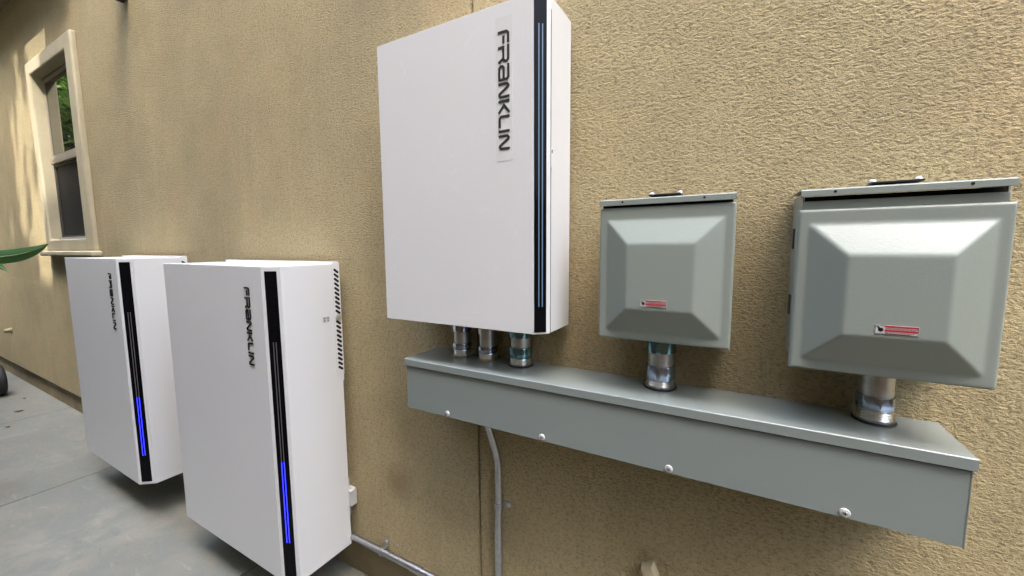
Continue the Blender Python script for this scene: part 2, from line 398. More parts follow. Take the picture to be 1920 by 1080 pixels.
# ------------------------------------------------------------------ batteries
def side_plate_holes(bm, x, y0, y1, z0, z1):
    """slanting slot shaped recesses, drawn as shallow dark pockets set just into the plate face"""
    pass
def slot(bm, x, y, z, ang, l, w, d):
    pts = []
    for k in range(7): a = -math.pi / 2 + math.pi * k / 6; pts.append((l / 2 + w / 2 * math.cos(a), w / 2 * math.sin(a)))
    for k in range(7): a = math.pi / 2 + math.pi * k / 6; pts.append((-l / 2 + w / 2 * math.cos(a), w / 2 * math.sin(a)))
    ca, sa = math.cos(ang), math.sin(ang)
    prism(bm, [(y + u * ca - v * sa, z + u * sa + v * ca) for u, v in pts], x, x + d, 'x')
def battery(x, z, w, h, c, d, cd, back, label, full=True):
    zb = z - h; X1 = x + w + c
    t = empty('battery_cabinet', (x + .375, -d / 2, zb), label, 'battery', 'white battery cabinets on the wall')
    # main shell behind the front cover
    bm = bmesh.new(); prism(bm, [(x + .003, -back - .003), (X1 - .0015, -back - .003), (X1 - .0015, -d + cd + .006), (x + w - .002, -d + .009), (x + .003, -d + .009)], zb + .004, z - .013)
    obj('cabinet_body', bm, M_white, t, bevel=.0015)
    # front cover: thin rim proud of the recessed top
    bm = bmesh.new(); prism(bm, [(x, -d), (x + w, -d), (x + w + .0005, -d + .0085), (x + .0005, -d + .0085)], zb, z)
    obj('front_panel', bm, M_white, t, bevel=.002, seg=3)
    # chamfer column that carries the light strip
    dx, dy = c, cd; ln = math.hypot(dx, dy); ux, uy = dx / ln, dy / ln; nx, ny = uy, -ux
    def ch(s, o): return (x + w + ux * s * ln + nx * o, -d + uy * s * ln + ny * o)
    bm = bmesh.new(); prism(bm, [ch(.005, 0), ch(1, 0), (X1, -d + cd), ch(1, -.009), ch(.03, -.008)][:2] + [ch(.96, -.009), ch(.05, -.008)], zb + .0005, z - .0005)
    obj('corner_trim', bm, M_white, t, bevel=.0015)
    bm = bmesh.new(); prism(bm, [(X1 - .0015, -d + cd + .001), (X1, -d + cd + .001), (X1, -back), (X1 - .0015, -back)], zb, z - .001)
    side = obj('side_panel', bm, M_white, t, bevel=.0006)
    bm = bmesh.new(); prism(bm, [(x, -d + .009), (x + .0025, -d + .009), (x + .0025, -back), (x, -back)], zb, z - .001)
    obj('side_panel', bm, M_white, t)
    bm = bmesh.new(); prism(bm, [ch(.18, .0022), ch(.80, .0022), ch(.80, -.001), ch(.18, -.001)], zb + .015, z - .016)
    st = obj('light_strip', bm, M_black, t, bevel=.0006)
    zt = z - .26; zm = z - h * .60; ze = zb + .155
    for s in (.42, .56):
        def bar(a, b, mt, nm):
            bm = bmesh.new(); prism(bm, [ch(s - .020, .0030), ch(s + .020, .0030), ch(s + .020, .0018), ch(s - .020, .0018)], a, b)
            obj(nm, bm, mt, st)
        bar(zm, zt, M_dim, 'light_guide'); bar(ze, zm - .0005, M_blue, 'blue_light_bar')
    # back plate rising above the cabinet, with slots and a lock
    bp = obj('back_plate', B(x + .004, X1 - .001, -back - .012, -back + .006, z - .46, z + .008), M_white, t, bevel=.001)
    sp = obj('vent_plate', B(X1 + .0003, X1 + .0016, -back - .027, -back + .006, z - .432, z + .004), M_white, t, bevel=.0004)
    bm = bmesh.new(); yc = -back - .0095
    for k in range(10): slot(bm, X1 + .0008, yc, z - .027 - k * .0175, R(-38), .0165, .0092, .0011)
    for k in range(11): slot(bm, X1 + .0008, yc, z - .226 - k * .0180, R(-38), .0165, .0092, .0011)
    obj('vent_slots', bm, M_gap, sp)
    bm = bmesh.new(); n = 20
    for r, a, b in ((.0125, 0, .003), (.0075, .003, .0045)):
        prism(bm, [(yc + r * math.cos(2 * math.pi * i / n), z - .206 + r * math.sin(2 * math.pi * i / n)) for i in range(n)], X1 + .0016 + a, X1 + .0016 + b, 'x')
    obj('lock', bm, M_steel, sp, bevel=.0006)
    obj('sticker', B(X1 + .0003, X1 + .0008, -back - .075, -back - .048, z - .218, z - .196), M_lwhite, side)
    bm = bmesh.new()
    for yb in (-back - .072, -back - .057):
        box(bm, X1 + .0008, X1 + .0012, yb, yb + .008, z - .204, z - .200); box(bm, X1 + .0008, X1 + .0012, yb + .002, yb + .006, z - .214, z - .208)
    obj('sticker_print', bm, mat('grey_print', (.12, .12, .12), .5)[0], side)
    # recess shading line in the top: a slim inner lip
    bm = bmesh.new(); ring2 = (x + .02, X1 - .02, -d + .03, -back - .03)
    box(bm, ring2[0], ring2[1], ring2[2], ring2[3], z - .0128, z - .0115)
    obj('top_cover', bm, M_white, t, bevel=.001)
    # wall bracket low on the right side
    obj('wall_bracket', B(X1 - .03, X1 + .012, -.034, -.002, zb + .165, zb + .232), mat('bracket_grey', (.50, .50, .48), .5)[0], t, bevel=.002)
    obj('wall_bracket', B(x + .06, x + .10, -back - .001, -.002, zb + .1, zb + .26), mat('bracket_grey', (.50, .50, .48), .5)[0], t)
    obj('wall_bracket', B(X1 - .06, X1 - .032, -back - .001, -.002, zb + .1, zb + .26), mat('bracket_grey', (.50, .50, .48), .5)[0], t)
    return t
b1 = battery(-3.356, 1.3382, .7477, 1.1484, .0604, .2978, .0458, .0391, 'farther of two white battery cabinets, half hidden, just under the window sill')
obj('lettering', lettering(-2.716, 1.268, .985, .033, -.2978, .003), M_letter, b1)
b2 = battery(-2.1399, 1.3228, .7362, 1.153, .0631, .2827, .0296, .0313, 'nearer of two white battery cabinets, with its slotted vent plate and lock in full view')
obj('lettering', lettering(-1.513, 1.250, .968, .031, -.2827, .003), M_letter, b2)

# ------------------------------------------------------------------ white control cabinet
def control():
    x, z, w, h, d, c, cd = -.9376, 1.959, .5036, .791, .1693, .0311, .0279; zb = z - h; X1 = x + w + c; back = .012
    t = empty('control_cabinet', (-.67, -.08, zb), 'tall white wall cabinet with taped lettering and teal light strip, above the grey trough', 'control cabinet')
    bm = bmesh.new(); prism(bm, [(x + .002, -back), (X1, -back), (X1, -d + cd + .004), (x + w + .004, -d + .0135), (x + .002, -d + .0135)], zb, z)
    obj('cabinet_body', bm, M_white, t, bevel=.0015)
    bm = bmesh.new(); prism(bm, [(x, -d), (x + w, -d), (x + w, -d + .012), (x, -d + .012)], zb - .001, z + .001)
    door = obj('front_door', bm, M_film, t, bevel=.0012, seg=3)
    ln = math.hypot(c, cd); ux, uy = c / ln, cd / ln; nx, ny = uy, -ux
    def ch(s, o): return (x + w + ux * s * ln + nx * o, -d + uy * s * ln + ny * o)
    bm = bmesh.new(); prism(bm, [ch(.02, 0), ch(.97, 0), ch(.93, -.006), ch(.12, -.006)], zb - .001, z + .001)
    obj('corner_trim', bm, M_white, t, bevel=.0008)
    bm = bmesh.new(); prism(bm, [ch(.04, .002), ch(.77, .002), ch(.77, -.001), ch(.04, -.001)], zb + .004, z - .004)
    st = obj('light_strip', bm, M_black, t, bevel=.0005)
    for s in (.31, .52):
        bm = bmesh.new(); prism(bm, [ch(s - .030, .0027), ch(s + .030, .0027), ch(s + .030, .0015), ch(s - .030, .0015)], zb + .068, z - .066)
        obj('teal_light_bar', bm, M_teal, st)
    # seam between door and body, with its latch
    obj('door_seam', B(X1 - .0005, X1 + .0004, -d + cd + .003, -d + cd + .0052, zb + .001, z - .03), mat('seam_grey', (.18, .18, .19), .7)[0], t)
    la = obj('door_latch', B(X1, X1 + .0022, -d + cd + .002, -d + cd + .010, 1.572, 1.618), M_white, t, bevel=.0008)
    obj('keyhole', B(X1 + .0022, X1 + .0028, -d + cd + .004, -d + cd + .008, 1.606, 1.614), M_gap, la)
    tp = obj('tape', B(-.536, -.489, -d - .0005, -d, 1.594, 1.928), M_tape, door)
    obj('lettering', lettering(-.528, 1.897, 1.620, .0305, -d - .0005, .0012), M_letterB, door)
    return t
control()

# ------------------------------------------------------------------ grey enclosures with embossed doors
def emboss(bm, O, I, y, p, soft=.006, rnd=.012):
    """door plate face with a raised, soft edged truncated pyramid. O outer rect, I inner rect"""
    pass
def door_mesh(x0, x1, z0, z1, y, O, I, p, n=84):
    """front skin as a fine height field (soft creases) plus returned edges"""
    bm = bmesh.new(); xs = [x0 + (x1 - x0) * i / n for i in range(n + 1)]; zs = [z0 + (z1 - z0) * i / n for i in range(n + 1)]
    soft = .005
    def ss(v): return v
    def height(px, pz):
        # distance based ramp on each side, minimum gives mitred corners
        ks = ((px - O[0]) / (I[0] - O[0]), (O[1] - px) / (O[1] - I[1]), (pz - O[2]) / (I[2] - O[2]), (O[3] - pz) / (O[3] - I[3]))
        m_ = 8.0; k = sorted(ks)
        a, b_ = k[0], k[1]
        hh = .03; e = max(hh - abs(a - b_), 0) / hh; mn = min(a, b_) - e * e * hh * .25
        def clampsoft(t, lo, s):                # smooth max(t, lo)
            e = max(s - abs(t - lo), 0) / s; return max(t, lo) + e * e * s * .25
        v = clampsoft(mn, 0, .035); v = -clampsoft(-v, -1, .05)
        return v * p
    V = [[bm.verts.new((xx, y - height(xx, zz), zz)) for xx in xs] for zz in zs]
    for j in range(n):
        for i in range(n): bm.faces.new((V[j][i], V[j][i + 1], V[j + 1][i + 1], V[j + 1][i]))
    # folded returns with a small rounded shoulder
    ring0 = V[0][:] + [V[j][n] for j in range(1, n + 1)] + V[n][n - 1::-1] + [V[j][0] for j in range(n - 1, 0, -1)]
    cx, cz = (x0 + x1) / 2, (z0 + z1) / 2; prev = ring0
    for off, dep in ((.0014, .0005), (.0032, .0024), (.0040, .0050), (.0040, .022)):
        nr = []
        for v in ring0:
            sx = -off if abs(v.co.x - x0) < 1e-6 else off if abs(v.co.x - x1) < 1e-6 else 0
            sz = -off if abs(v.co.z - z0) < 1e-6 else off if abs(v.co.z - z1) < 1e-6 else 0
            nr.append(bm.verts.new((v.co.x + sx, y + dep, v.co.z + sz)))
        for i in range(len(prev)): bm.faces.new((prev[i], prev[(i + 1) % len(prev)], nr[(i + 1) % len(prev)], nr[i]))
        prev = nr
    return bm
def warning(parent, x0, x1, z0, z1, y, lines):
    t = .0006
    lb = obj('warning_label', B(x0, x1, y - t, y, z0, z1), M_lwhite, parent)
    wx = x1 - x0; hz = z1 - z0; s = x0 + wx * .23
    bm = bmesh.new()
    box(bm, s, x1 - wx * .02, y - t * 1.5, y - t, z0 + hz * .80, z0 + hz * .97)
    box(bm, s, x1 - wx * .02, y - t * 1.5, y - t, z0 + hz * .34, z0 + hz * .52)
    obj('red_bars', bm, M_red, lb)
    bm = bmesh.new(); random.seed(3)
    for row in (.70, .60, .24, .12):                    # rows of tiny print
        u = s + wx * .02
        while u < x1 - wx * (.16 if row < .3 else .06):
            l = wx * random.uniform(.03, .08); box(bm, u, u + l, y - t * 1.5, y - t, z0 + hz * row - hz * .022, z0 + hz * row + hz * .022); u += l + wx * .018
    obj('small_print', bm, mat('print_red_grey', (.25, .06, .07), .5)[0], lb)
    bm = bmesh.new(); n = 14; cx_, cz_ = x0 + wx * .14, z0 + hz * .5
    prism(bm, [(cx_ + hz * .22 * math.cos(2 * math.pi * i / n), cz_ + hz * .22 * math.sin(2 * math.pi * i / n)) for i in range(n)], y - t * 1.5, y - t, 'y')
    prism(bm, [(cx_ - wx * .09, cz_ + hz * .34), (cx_ - wx * .05, cz_ + hz * .36), (cx_ + wx * .0, cz_ + hz * .1), (cx_ - wx * .03, cz_ + hz * .02)], y - t * 1.7, y - t, 'y')
    obj('pictogram', bm, M_lblack, lb)
    bm = bmesh.new(); e = hz * .035
    ring(bm, x0 + e, x1 - e, z0 + e, z1 - e, e, y - t * 1.4, y - t); obj('label_border', bm, M_lblack, lb)
def enclosure(x0, x1, zb, zt, y, lidz0, lidz1, O, I, p, label, kind):
    t = empty('electrical_enclosure', ((x0 + x1) / 2, -.08, zb), label, 'electrical box', 'grey rainproof boxes above the trough')
    # body: a tray with thin walls so the dark inside shows through the slot under the lid
    bm = bmesh.new(); yb = -.006; yf = y + .012; i_ = .006
    box(bm, x0 + i_, x1 - i_, yb - .002, yb, zb + i_, lidz1 - .004)
    box(bm, x0 + i_, x0 + i_ + .002, yf, yb - .002, zb + i_, lidz1 - .004); box(bm, x1 - i_ - .002, x1 - i_, yf, yb - .002, zb + i_, lidz1 - .004)
    box(bm, x0 + i_ + .002, x1 - i_ - .002, yf, yb - .002, zb + i_, zb + i_ + .002)
    obj('enclosure_body', bm, M_grey, t)
    dm = obj('door', door_mesh(x0 + .004, x1 - .004, zb + .004, zt - .004, y, O, I, p), M_grey, t, smooth=50)
    if kind == 'wide':                                   # narrower neck of the door rising under the lid
        obj('door_neck', B(x0 + .006, x1 - .008, y + .004, y + .008, zt - .002, lidz0 - .0075), M_grey, t, bevel=.0012)
        obj('dark_opening', B(x0 + .009, x1 - .013, y + .014, y + .016, zt - .01, lidz0 + .001), M_gap, t)
    else:
        obj('dark_opening', B(x0 + .006, x1 - .006, y + .006, y + .008, zt - .008, lidz0 + .001), M_gap, t)
    # lid: folded cap with a drip lip
    bm = bmesh.new(); prism(bm, [(y - .004, lidz0), (y - .0022, lidz0), (y - .0022, lidz1 - .003), (y + .004, lidz1 - .0018), (-.006, lidz1 + .004), (-.006, lidz1 + .0062), (y + .002, lidz1), (y - .002, lidz1 - .0008), (y - .004, lidz1 - .0025)], x0 + .001, x1 - (.0045 if kind == 'wide' else .001), 'x')
    lid = obj('lid', bm, M_grey, t, bevel=.0007)
    bm = bmesh.new(); zc = (lidz0 + lidz1) / 2
    hw = x1 - x0
    for f in ((.19, .79) if kind != 'wide' else (.185, .805)): bm = bmesh.new(); disc_y(bm, x0 + hw * f, zc, [(.0023, y - .0043), (.0023, y - .0035)], 14); obj('screw_hole', bm, M_gap, lid)
    # hub cover plate on the roof of the box
    xc = x0 + hw * .50; ys = y + .035
    bm = bmesh.new(); box(bm, xc - .032, xc + .032, y + .010, -.03, lidz1 + .0045, lidz1 + .0075); hub = obj('hub_plate', bm, M_rubber, t, bevel=.001)
    for sx in (-.029, .029):
        bm = bmesh.new(); lathe(bm, [(.0062, lidz1 + .0076), (.0062, lidz1 + .0105), (.004, lidz1 + .0132), (.001, lidz1 + .0138)], xc + sx, y + .03, 14)
        obj('screw', bm, M_zinc, hub, smooth=40)
    return t, dm
YA, YB = -.14, -.16
tA, dA = enclosure(-.280, -.008, 1.1725, 1.4684, YA, 1.4725, 1.4866, (-.262, -.026, 1.193, 1.441), (-.212, -.077, 1.246, 1.388), .026,
    'smaller grey metal box with an embossed door, just right of the white control cabinet', 'narrow')
warning(dA, -.1815, -.1265, 1.2535, 1.2685, YA - .0261, 3)
tB, dB = enclosure(.0899, .3547, 1.158, 1.4455, YB, 1.4675, 1.4806, (.106, .338, 1.178, 1.420), (.158, .285, 1.2315, 1.366), .032,
    'larger grey metal box at the right edge, with a black gap below its lid', 'wide')
warning(dB, .1985, .2515, 1.2385, 1.2535, YB - .0321, 4)
for zc in (1.395, 1.270):
    obj('hinge', B(.0868, .0899, -.122, -.104, zc - .019, zc + .019), M_darkframe, tB, bevel=.001)

# ------------------------------------------------------------------ long grey trough
x0, x1, z, d, h, l, i_ = -.8842, .346, 1.0436, .1578, .1557, .0207, .0048
way = empty('wiring_trough', (-.27, -.08, z - h), 'long grey metal wiring trough with a hinged lid, running below all the wall boxes', 'wiring trough')
bm = bmesh.new(); box(bm, x0 + i_, x1 - i_, -d + .005, -.004, z - h, z - .0025)
obj('trough_body', bm, M_way, way, bevel=.001)
bm = bmesh.new(); prism(bm, [(-d, z - l), (-d + .0015, z - l), (-d + .0015, z - .0016), (-.003, z - .0016), (-.003, z), (-d + .0015, z), (-d, z - .0016)], x0, x1, 'x')
for xx in (x0, x1 - .0014): prism(bm, [(-d + .002, z - l), (-.003, z - l), (-.003, z - .002), (-d + .002, z - .002)], xx + .0001, xx + .0013, 'x')
obj('lid', bm, M_way, way, bevel=.0014, seg=3)
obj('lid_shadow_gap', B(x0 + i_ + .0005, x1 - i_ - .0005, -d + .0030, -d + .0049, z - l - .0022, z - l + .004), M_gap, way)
bm = bmesh.new(); box(bm, x1 - i_ - .0007, x1 - i_ + .0011, -d + .0042, -.004, z - h - .001, z - l - .0025); obj('end_plate', bm, M_way, way, bevel=.0006)
for k, sx in enumerate((-.7232, -.4182, -.1132, .1885)):
    sz = .8985; ys = -d + .005
    bm = bmesh.new(); disc_y(bm, sx, sz, [(.0085, ys), (.0085, ys - .0016), (.0070, ys - .0030)], 28); ws = obj('screw_washer', bm, M_lwhite, way, smooth=40)
    bm = bmesh.new(); disc_y(bm, sx, sz, [(.0046, ys - .003), (.0044, ys - .0050), (.0028, ys - .0062), (.0013, ys - .0064)], 24); obj('screw', bm, M_zinc, ws, smooth=45)
    bm = bmesh.new()
    for a in (0, 1): box(bm, *( (sx - .0024, sx + .0024, ys - .0067, ys - .0062, sz - .0006, sz + .0006) if a else (sx - .0006, sx + .0006, ys - .0068, ys - .0062, sz - .0024, sz + .0024)))
    obj('screw_slot', bm, M_gap, ws)

# ------------------------------------------------------------------ conduit nipples standing on the trough
def nipple(x, y, r, ztop, label, mats, hb, hl, ht):
    """hb threaded base height, hl lower nut height, ht visible pipe height, the rest is the upper nut and hub"""
    z0 = 1.0436
    t = empty('conduit_connector', (x, y, z0), label, 'conduit connector', 'metal conduit connectors on the trough')
    mg, mlow, mtube, mtop = mats
    bm = bmesh.new(); lathe(bm, [(r * 1.27, z0 + .0001), (r * 1.31, z0 + .0018), (r * 1.22, z0 + .0040)], x, y, 48); obj('gasket', bm, mg, t, smooth=40)
    zb = z0 + .0040; prof = [(r * 1.19, zb), (r * 1.21, zb + .0020)]; q = zb + .0034; k = 0
    while q < z0 + hb: prof.append((r * (1.06 if k % 2 == 0 else 1.11), q)); q += .0019; k += 1
    zn = z0 + hb + .001; prof.append((r * 1.08, zn))
    bm = bmesh.new(); lathe(bm, prof, x, y, 48); obj('threaded_base', bm, M_zinc, t, smooth=35)
    bm = bmesh.new(); lathe(bm, [(r * 1.09, zn), (r * 1.17, zn + .0022, 8), (r * 1.18, zn + hl * .45, 8), (r * 1.18, zn + hl - .004, 8), (r * 1.13, zn + hl - .0009), (r * 1.03, zn + hl)], x, y, 64); obj('lower_nut', bm, mlow, t, smooth=38)
    zt = zn + hl + ht
    bm = bmesh.new(); lathe(bm, [(r, zn + hl), (r, zt)], x, y, 48); obj('conduit', bm, mtube, t, smooth=35)
    rest = ztop - zt
    if rest > .012:
        hu = rest * .62
        bm = bmesh.new(); lathe(bm, [(r * 1.03, zt), (r * 1.13, zt + .0007), (r * 1.17, zt + .003, 8), (r * 1.17, zt + hu - .002, 8), (r * 1.06, zt + hu)], x, y, 64); obj('upper_nut', bm, mtop, t, smooth=38)
        bm = bmesh.new(); lathe(bm, [(r * 1.02, zt + hu), (r * 1.04, zt + hu + .001), (r * 1.04, ztop)], x, y, 48); obj('hub', bm, M_zinc, t, smooth=35)
    else:
        bm = bmesh.new(); lathe(bm, [(r * 1.02, zt), (r * 1.08, zt + .0008), (r * 1.08, ztop)], x, y, 48); obj('hub', bm, mtop, t, smooth=35)
nipple(-.748, -.040, .0255, 1.168, 'leftmost of the three metal connectors below the white control cabinet', (M_brass, M_zblue, M_steel, M_zviol), .022, .020, .036)
nipple(-.652, -.040, .0255, 1.168, 'middle of the three metal connectors below the white control cabinet', (M_brass, M_zviol, M_steel, M_steel), .022, .020, .036)
nipple(-.537, -.044, .0285, 1.168, 'teal and blue metal connector below the right corner of the white control cabinet', (M_rubber, M_zteal, M_steel, M_zteal), .022, .032, .027)
nipple(-.1535, -.046, .0290, 1.178, 'metal connector with a teal upper nut below the smaller grey box', (M_rubber, M_zblue, M_steel, M_zteal), .020, .036, .030)
nipple(.2425, -.046, .0260, 1.164, 'metal connector with a blue nut and tall plain pipe below the larger grey box', (M_rubber, M_zblue, M_steel, M_zblue), .026, .026, .061)

# ------------------------------------------------------------------ conduits on the wall
vc = empty('vertical_conduit', (-.64, -.02, 0), 'grey metal conduit bending out from under the trough and running down the wall', 'conduit')
pts = [(-.667, -.045, .93), (-.662, -.042, .86), (-.650, -.030, .79), (-.637, -.018, .72), (-.634, -.0165, .66), (-.6345, -.0165, .56), (-.636, -.0165, .47)]
bm = bmesh.new(); tube(bm, sweep(pts, 0), .0112, 18); obj('bent_pipe', bm, M_galv, vc, smooth=40)
bm = bmesh.new(); tube(bm, [(-.636, -.0165, .485), (-.636, -.0165, .4849), (-.637, -.0165, .02)], .0128, 18); obj('lower_pipe', bm, M_galv, vc, smooth=40)
def strap(parent, c, axis, r, side, nm='strap'):
    """one hole strap over a pipe: a loop band plus a flat tab with a screw"""
    bm = bmesh.new(); x, y, z_ = c; w = .0085; n = 14
    for k in range(n):
        a0, a1 = math.pi * k / n, math.pi * (k + 1) / n
        def q(a, rr, s):
            o_ = (rr * math.cos(a), -rr * math.sin(a))
            return (x + o_[0], y + o_[1], z_ + s) if axis == 'z' else (x + s, y + o_[1], z_ + o_[0])
        P = [q(a0, r, -w), q(a1, r, -w), q(a1, r, w), q(a0, r, w)]; Q = [q(a0, r + .0030, -w), q(a1, r + .0030, -w), q(a1, r + .0030, w), q(a0, r + .0030, w)]
        v = [bm.verts.new(p) for p in P + Q]
        for f in ((4, 5, 6, 7), (0, 3, 2, 1), (0, 1, 5, 4), (3, 7, 6, 2)): bm.faces.new([v[i] for i in f])
    for sd_ in (-1, 1):                                # legs of the band down to the wall
        u0, u1 = sorted((sd_ * (r + .0004), sd_ * (r + .0028)))
        if axis == 'z': box(bm, x + u0, x + u1, y - .002, -.0014, z_ - w * .98, z_ + w * .98)
        else: box(bm, x - w * .98, x + w * .98, y - .002, -.0014, z_ + u0, z_ + u1)
    a, b_ = (r + .001, r + .030)
    if axis == 'z': box(bm, *sorted((x + side * a, x + side * b_)), -.0032, -.0012, z_ - w, z_ + w)
    else: box(bm, x - w, x + w, -.0032, -.0012, *sorted((z_ + side * a, z_ + side * b_)))
    s = obj(nm, bm, M_galv, parent)
    cx, cz = (x + side * (r + .019), z_) if axis == 'z' else (x, z_ + side * (r + .017))
    bm = bmesh.new(); disc_y(bm, cx, cz, [(.0062, -.0032), (.0060, -.0055), (.003, -.0075)], 18); obj('screw', bm, M_zinc, s, smooth=40)
strap(vc, (-.6347, -.0165, .563), 'z', .0118, 1)
hc = empty('horizontal_conduit', (-1.1, -.02, .2), 'grey metal conduit running along the foot of the wall from the nearer battery cabinet', 'conduit')
bm = bmesh.new(); tube(bm, [(-1.66, -.024, .196), (-1.2, -.024, .196), (-.70, -.024, .194)], .0128, 18); obj('pipe', bm, M_galv, hc, smooth=40)
strap(hc, (-1.165, -.024, .1955), 'x', .0134, 1)
bm = bmesh.new(); tube(bm, [(-1.015, -.024, .1953), (-.965, -.024, .1953)], .0152, 18); obj('coupling', bm, M_galv, hc, smooth=40)
for dx in (-.012, .012):
    pass
bm = bmesh.new(); disc_y(bm, -1.105, .232, [(.004, -.001), (.004, -.004), (.002, -.006)], 12)
tag(obj('anchor_screw', bm, M_zinc, smooth=40), 'small anchor screw in the stucco just above the floor level conduit, nearer its strap', 'screw', 'anchor screws above the low conduit')
bm = bmesh.new(); disc_y(bm, -1.045, .236, [(.004, -.001), (.004, -.004), (.002, -.006)], 12)
tag(obj('anchor_screw', bm, M_zinc, smooth=40), 'small anchor screw in the stucco above the floor level conduit, farther right from its strap', 'screw', 'anchor screws above the low conduit')

# ------------------------------------------------------------------ painted cleanout plug at the bottom edge
cp = empty('cleanout_plug', (-.165, 0, .53), 'tan painted round plug with a square head at the bottom edge of the wall', 'plug')
bm = bmesh.new(); disc_y(bm, -.160, .530, [(.046, -.0005), (.046, -.0035), (.043, -.0055), (.036, -.0058), (.033, -.003)], 40); obj('round_base', bm, M_stucco, cp, smooth=40)
bm = bmesh.new(); a = R(28); s = .0165
for (y0, y1, k0, k1) in ((-.007, -.034, 1.12, .95),):
    q0 = [( -.168 + s * k0 * math.sqrt(2) * math.cos(a + math.pi / 4 + i * math.pi / 2), .530 + s * k0 * math.sqrt(2) * math.sin(a + math.pi / 4 + i * math.pi / 2)) for i in range(4)]
    lo = [bm.verts.new((u, y0, v)) for u, v in q0]; hi = [bm.verts.new((-.168 + (u + .168) * k1 / k0, y1, .53 + (v - .53) * k1 / k0)) for u, v in q0]
    bm.faces.new(lo); bm.faces.new(hi[::-1])
    for i in range(4): bm.faces.new((lo[i], lo[(i + 1) % 4], hi[(i + 1) % 4], hi[i]))
obj('square_head', bm, M_trim, cp, bevel=.003, seg=3)

# ------------------------------------------------------------------ wheel in view at the left edge; unseen bin added to shade the wall
wb = empty('wheeled_bin', (-6.5, -.5, 0), 'black tyre on the concrete at the left edge, with an unseen dark bin added for shade', 'wheeled bin')
M_bin = paint('bin_plastic', (.03, .035, .03), .55, .1)
bm = bmesh.new(); lo = [bm.verts.new(v) for v in ((-6.86, -.86, .07), (-6.30, -.86, .07), (-6.30, -.36, .07), (-6.86, -.36, .07))]
hi = [bm.verts.new(v) for v in ((-6.92, -.90, 1.02), (-6.24, -.90, 1.02), (-6.24, -.30, 1.02), (-6.92, -.30, 1.02))]
bm.faces.new(lo[::-1]); bm.faces.new(hi)
for i in range(4): bm.faces.new((lo[i], lo[(i + 1) % 4], hi[(i + 1) % 4], hi[i]))
obj('body', bm, M_bin, wb, bevel=.02, seg=3)
obj('lid', B(-6.94, -6.22, -.92, -.28, 1.022, 1.07), M_bin, wb, bevel=.015, seg=3)
bm = bmesh.new(); tube(bm, [(-6.10, -.86, .15), (-6.10, -.252, .15)], .012, 12); obj('axle', bm, M_galv, wb, smooth=40)
for yo in (0, -.62):
    w_ = [(.098, -.180), (.118, -.177), (.140, -.183), (.147, -.191), (.150, -.200), (.151, -.217), (.148, -.235), (.138, -.247), (.118, -.252), (.100, -.247)]
    bm = bmesh.new(); disc_y(bm, -6.10, .150, [(r_, y_ + yo) for r_, y_ in w_], 48); ty = obj('wheel', bm, M_rubber, wb, smooth=50)
    bm = bmesh.new(); disc_y(bm, -6.10, .150, [(r_, y_ + yo) for r_, y_ in ((.096, -.183), (.096, -.249), (.085, -.243), (.05, -.240), (.03, -.257), (.012, -.259))], 36); obj('rim', bm, M_bin, ty, smooth=40)

# ------------------------------------------------------------------ plant at the left edge
M_pl = leafmat('plant_leaf', (.06, .16, .06), (.11, .25, .09), .35)
M_rib = paint('leaf_rib', (.30, .42, .18), .5)
plant = empty('leafy_plant', (-3.0, -1.05, 0), 'green broad leaved plant reaching in from the left edge in front of the window', 'plant')
def blade(bm, a, mid, b_, w, roll, n=14):
    a, mid, b_ = Vector(a), Vector(mid), Vector(b_); prev = None
    for k in range(n + 1):
        t = k / n; p = a * (1 - t) ** 2 + mid * 2 * t * (1 - t) + b_ * t * t
        d = ((mid - a) * (1 - t) + (b_ - mid) * t).normalized()
        s = d.cross(Vector((math.sin(roll), -math.cos(roll), 0))).normalized()
        up = s.cross(d)
        ww = w * (math.sin(math.pi * min(1, t ** .8 * 1.0)) ** .8) * (1 - .25 * t) + .0012
        rw = [bm.verts.new(p + s * ww * u - up * abs(u) ** 2 * ww * .35) for u in (-1, -.5, 0, .5, 1)]
        if prev:
            for i in range(4): bm.faces.new((prev[i], prev[i + 1], rw[i + 1], rw[i]))
        prev = rw
bm = bmesh.new(); tube(bm, sweep([(-3.0, -1.05, 0), (-3.02, -1.03, .5), (-2.98, -1.0, .95), (-2.96, -.92, 1.32)], 0), .011, 10); obj('stem', bm, M_pl, plant, smooth=60)
import math as _m
for k, (b0, b1_, b2_, w) in enumerate([((-3.05, -.68, 1.35), (-2.5, -.60, 1.345), (-2.16, -.6, 1.406), .030),
                                     ((-3.12, -.74, 1.31), (-2.86, -.62, 1.36), (-2.785, -.6, 1.285), .022),
                                     ((-2.97, -.94, 1.30), (-3.1, -1.1, 1.62), (-3.4, -1.3, 1.50), .05),
                                     ((-2.97, -.94, 1.25), (-2.9, -1.25, 1.5), (-2.8, -1.55, 1.30), .05),
                                     ((-2.99, -1.0, 1.0), (-3.2, -.95, 1.25), (-3.45, -1.0, 1.02), .05),
                                     ((-2.99, -1.0, .8), (-2.8, -1.3, 1.05), (-2.7, -1.5, .85), .05)]):
    bm = bmesh.new(); blade(bm, b0, b1_, b2_, w, .4); lf = obj('leaf', bm, M_pl, plant, smooth=60)
    bm = bmesh.new(); P0, P1, P2 = map(Vector, (b0, b1_, b2_)); tube(bm, [P0 * (1 - t) ** 2 + P1 * 2 * t * (1 - t) + P2 * t * t for t in [i / 10 for i in range(11)]], [.0030 - .00025 * i for i in range(11)], 8); obj('midrib', bm, M_rib, lf, smooth=60)

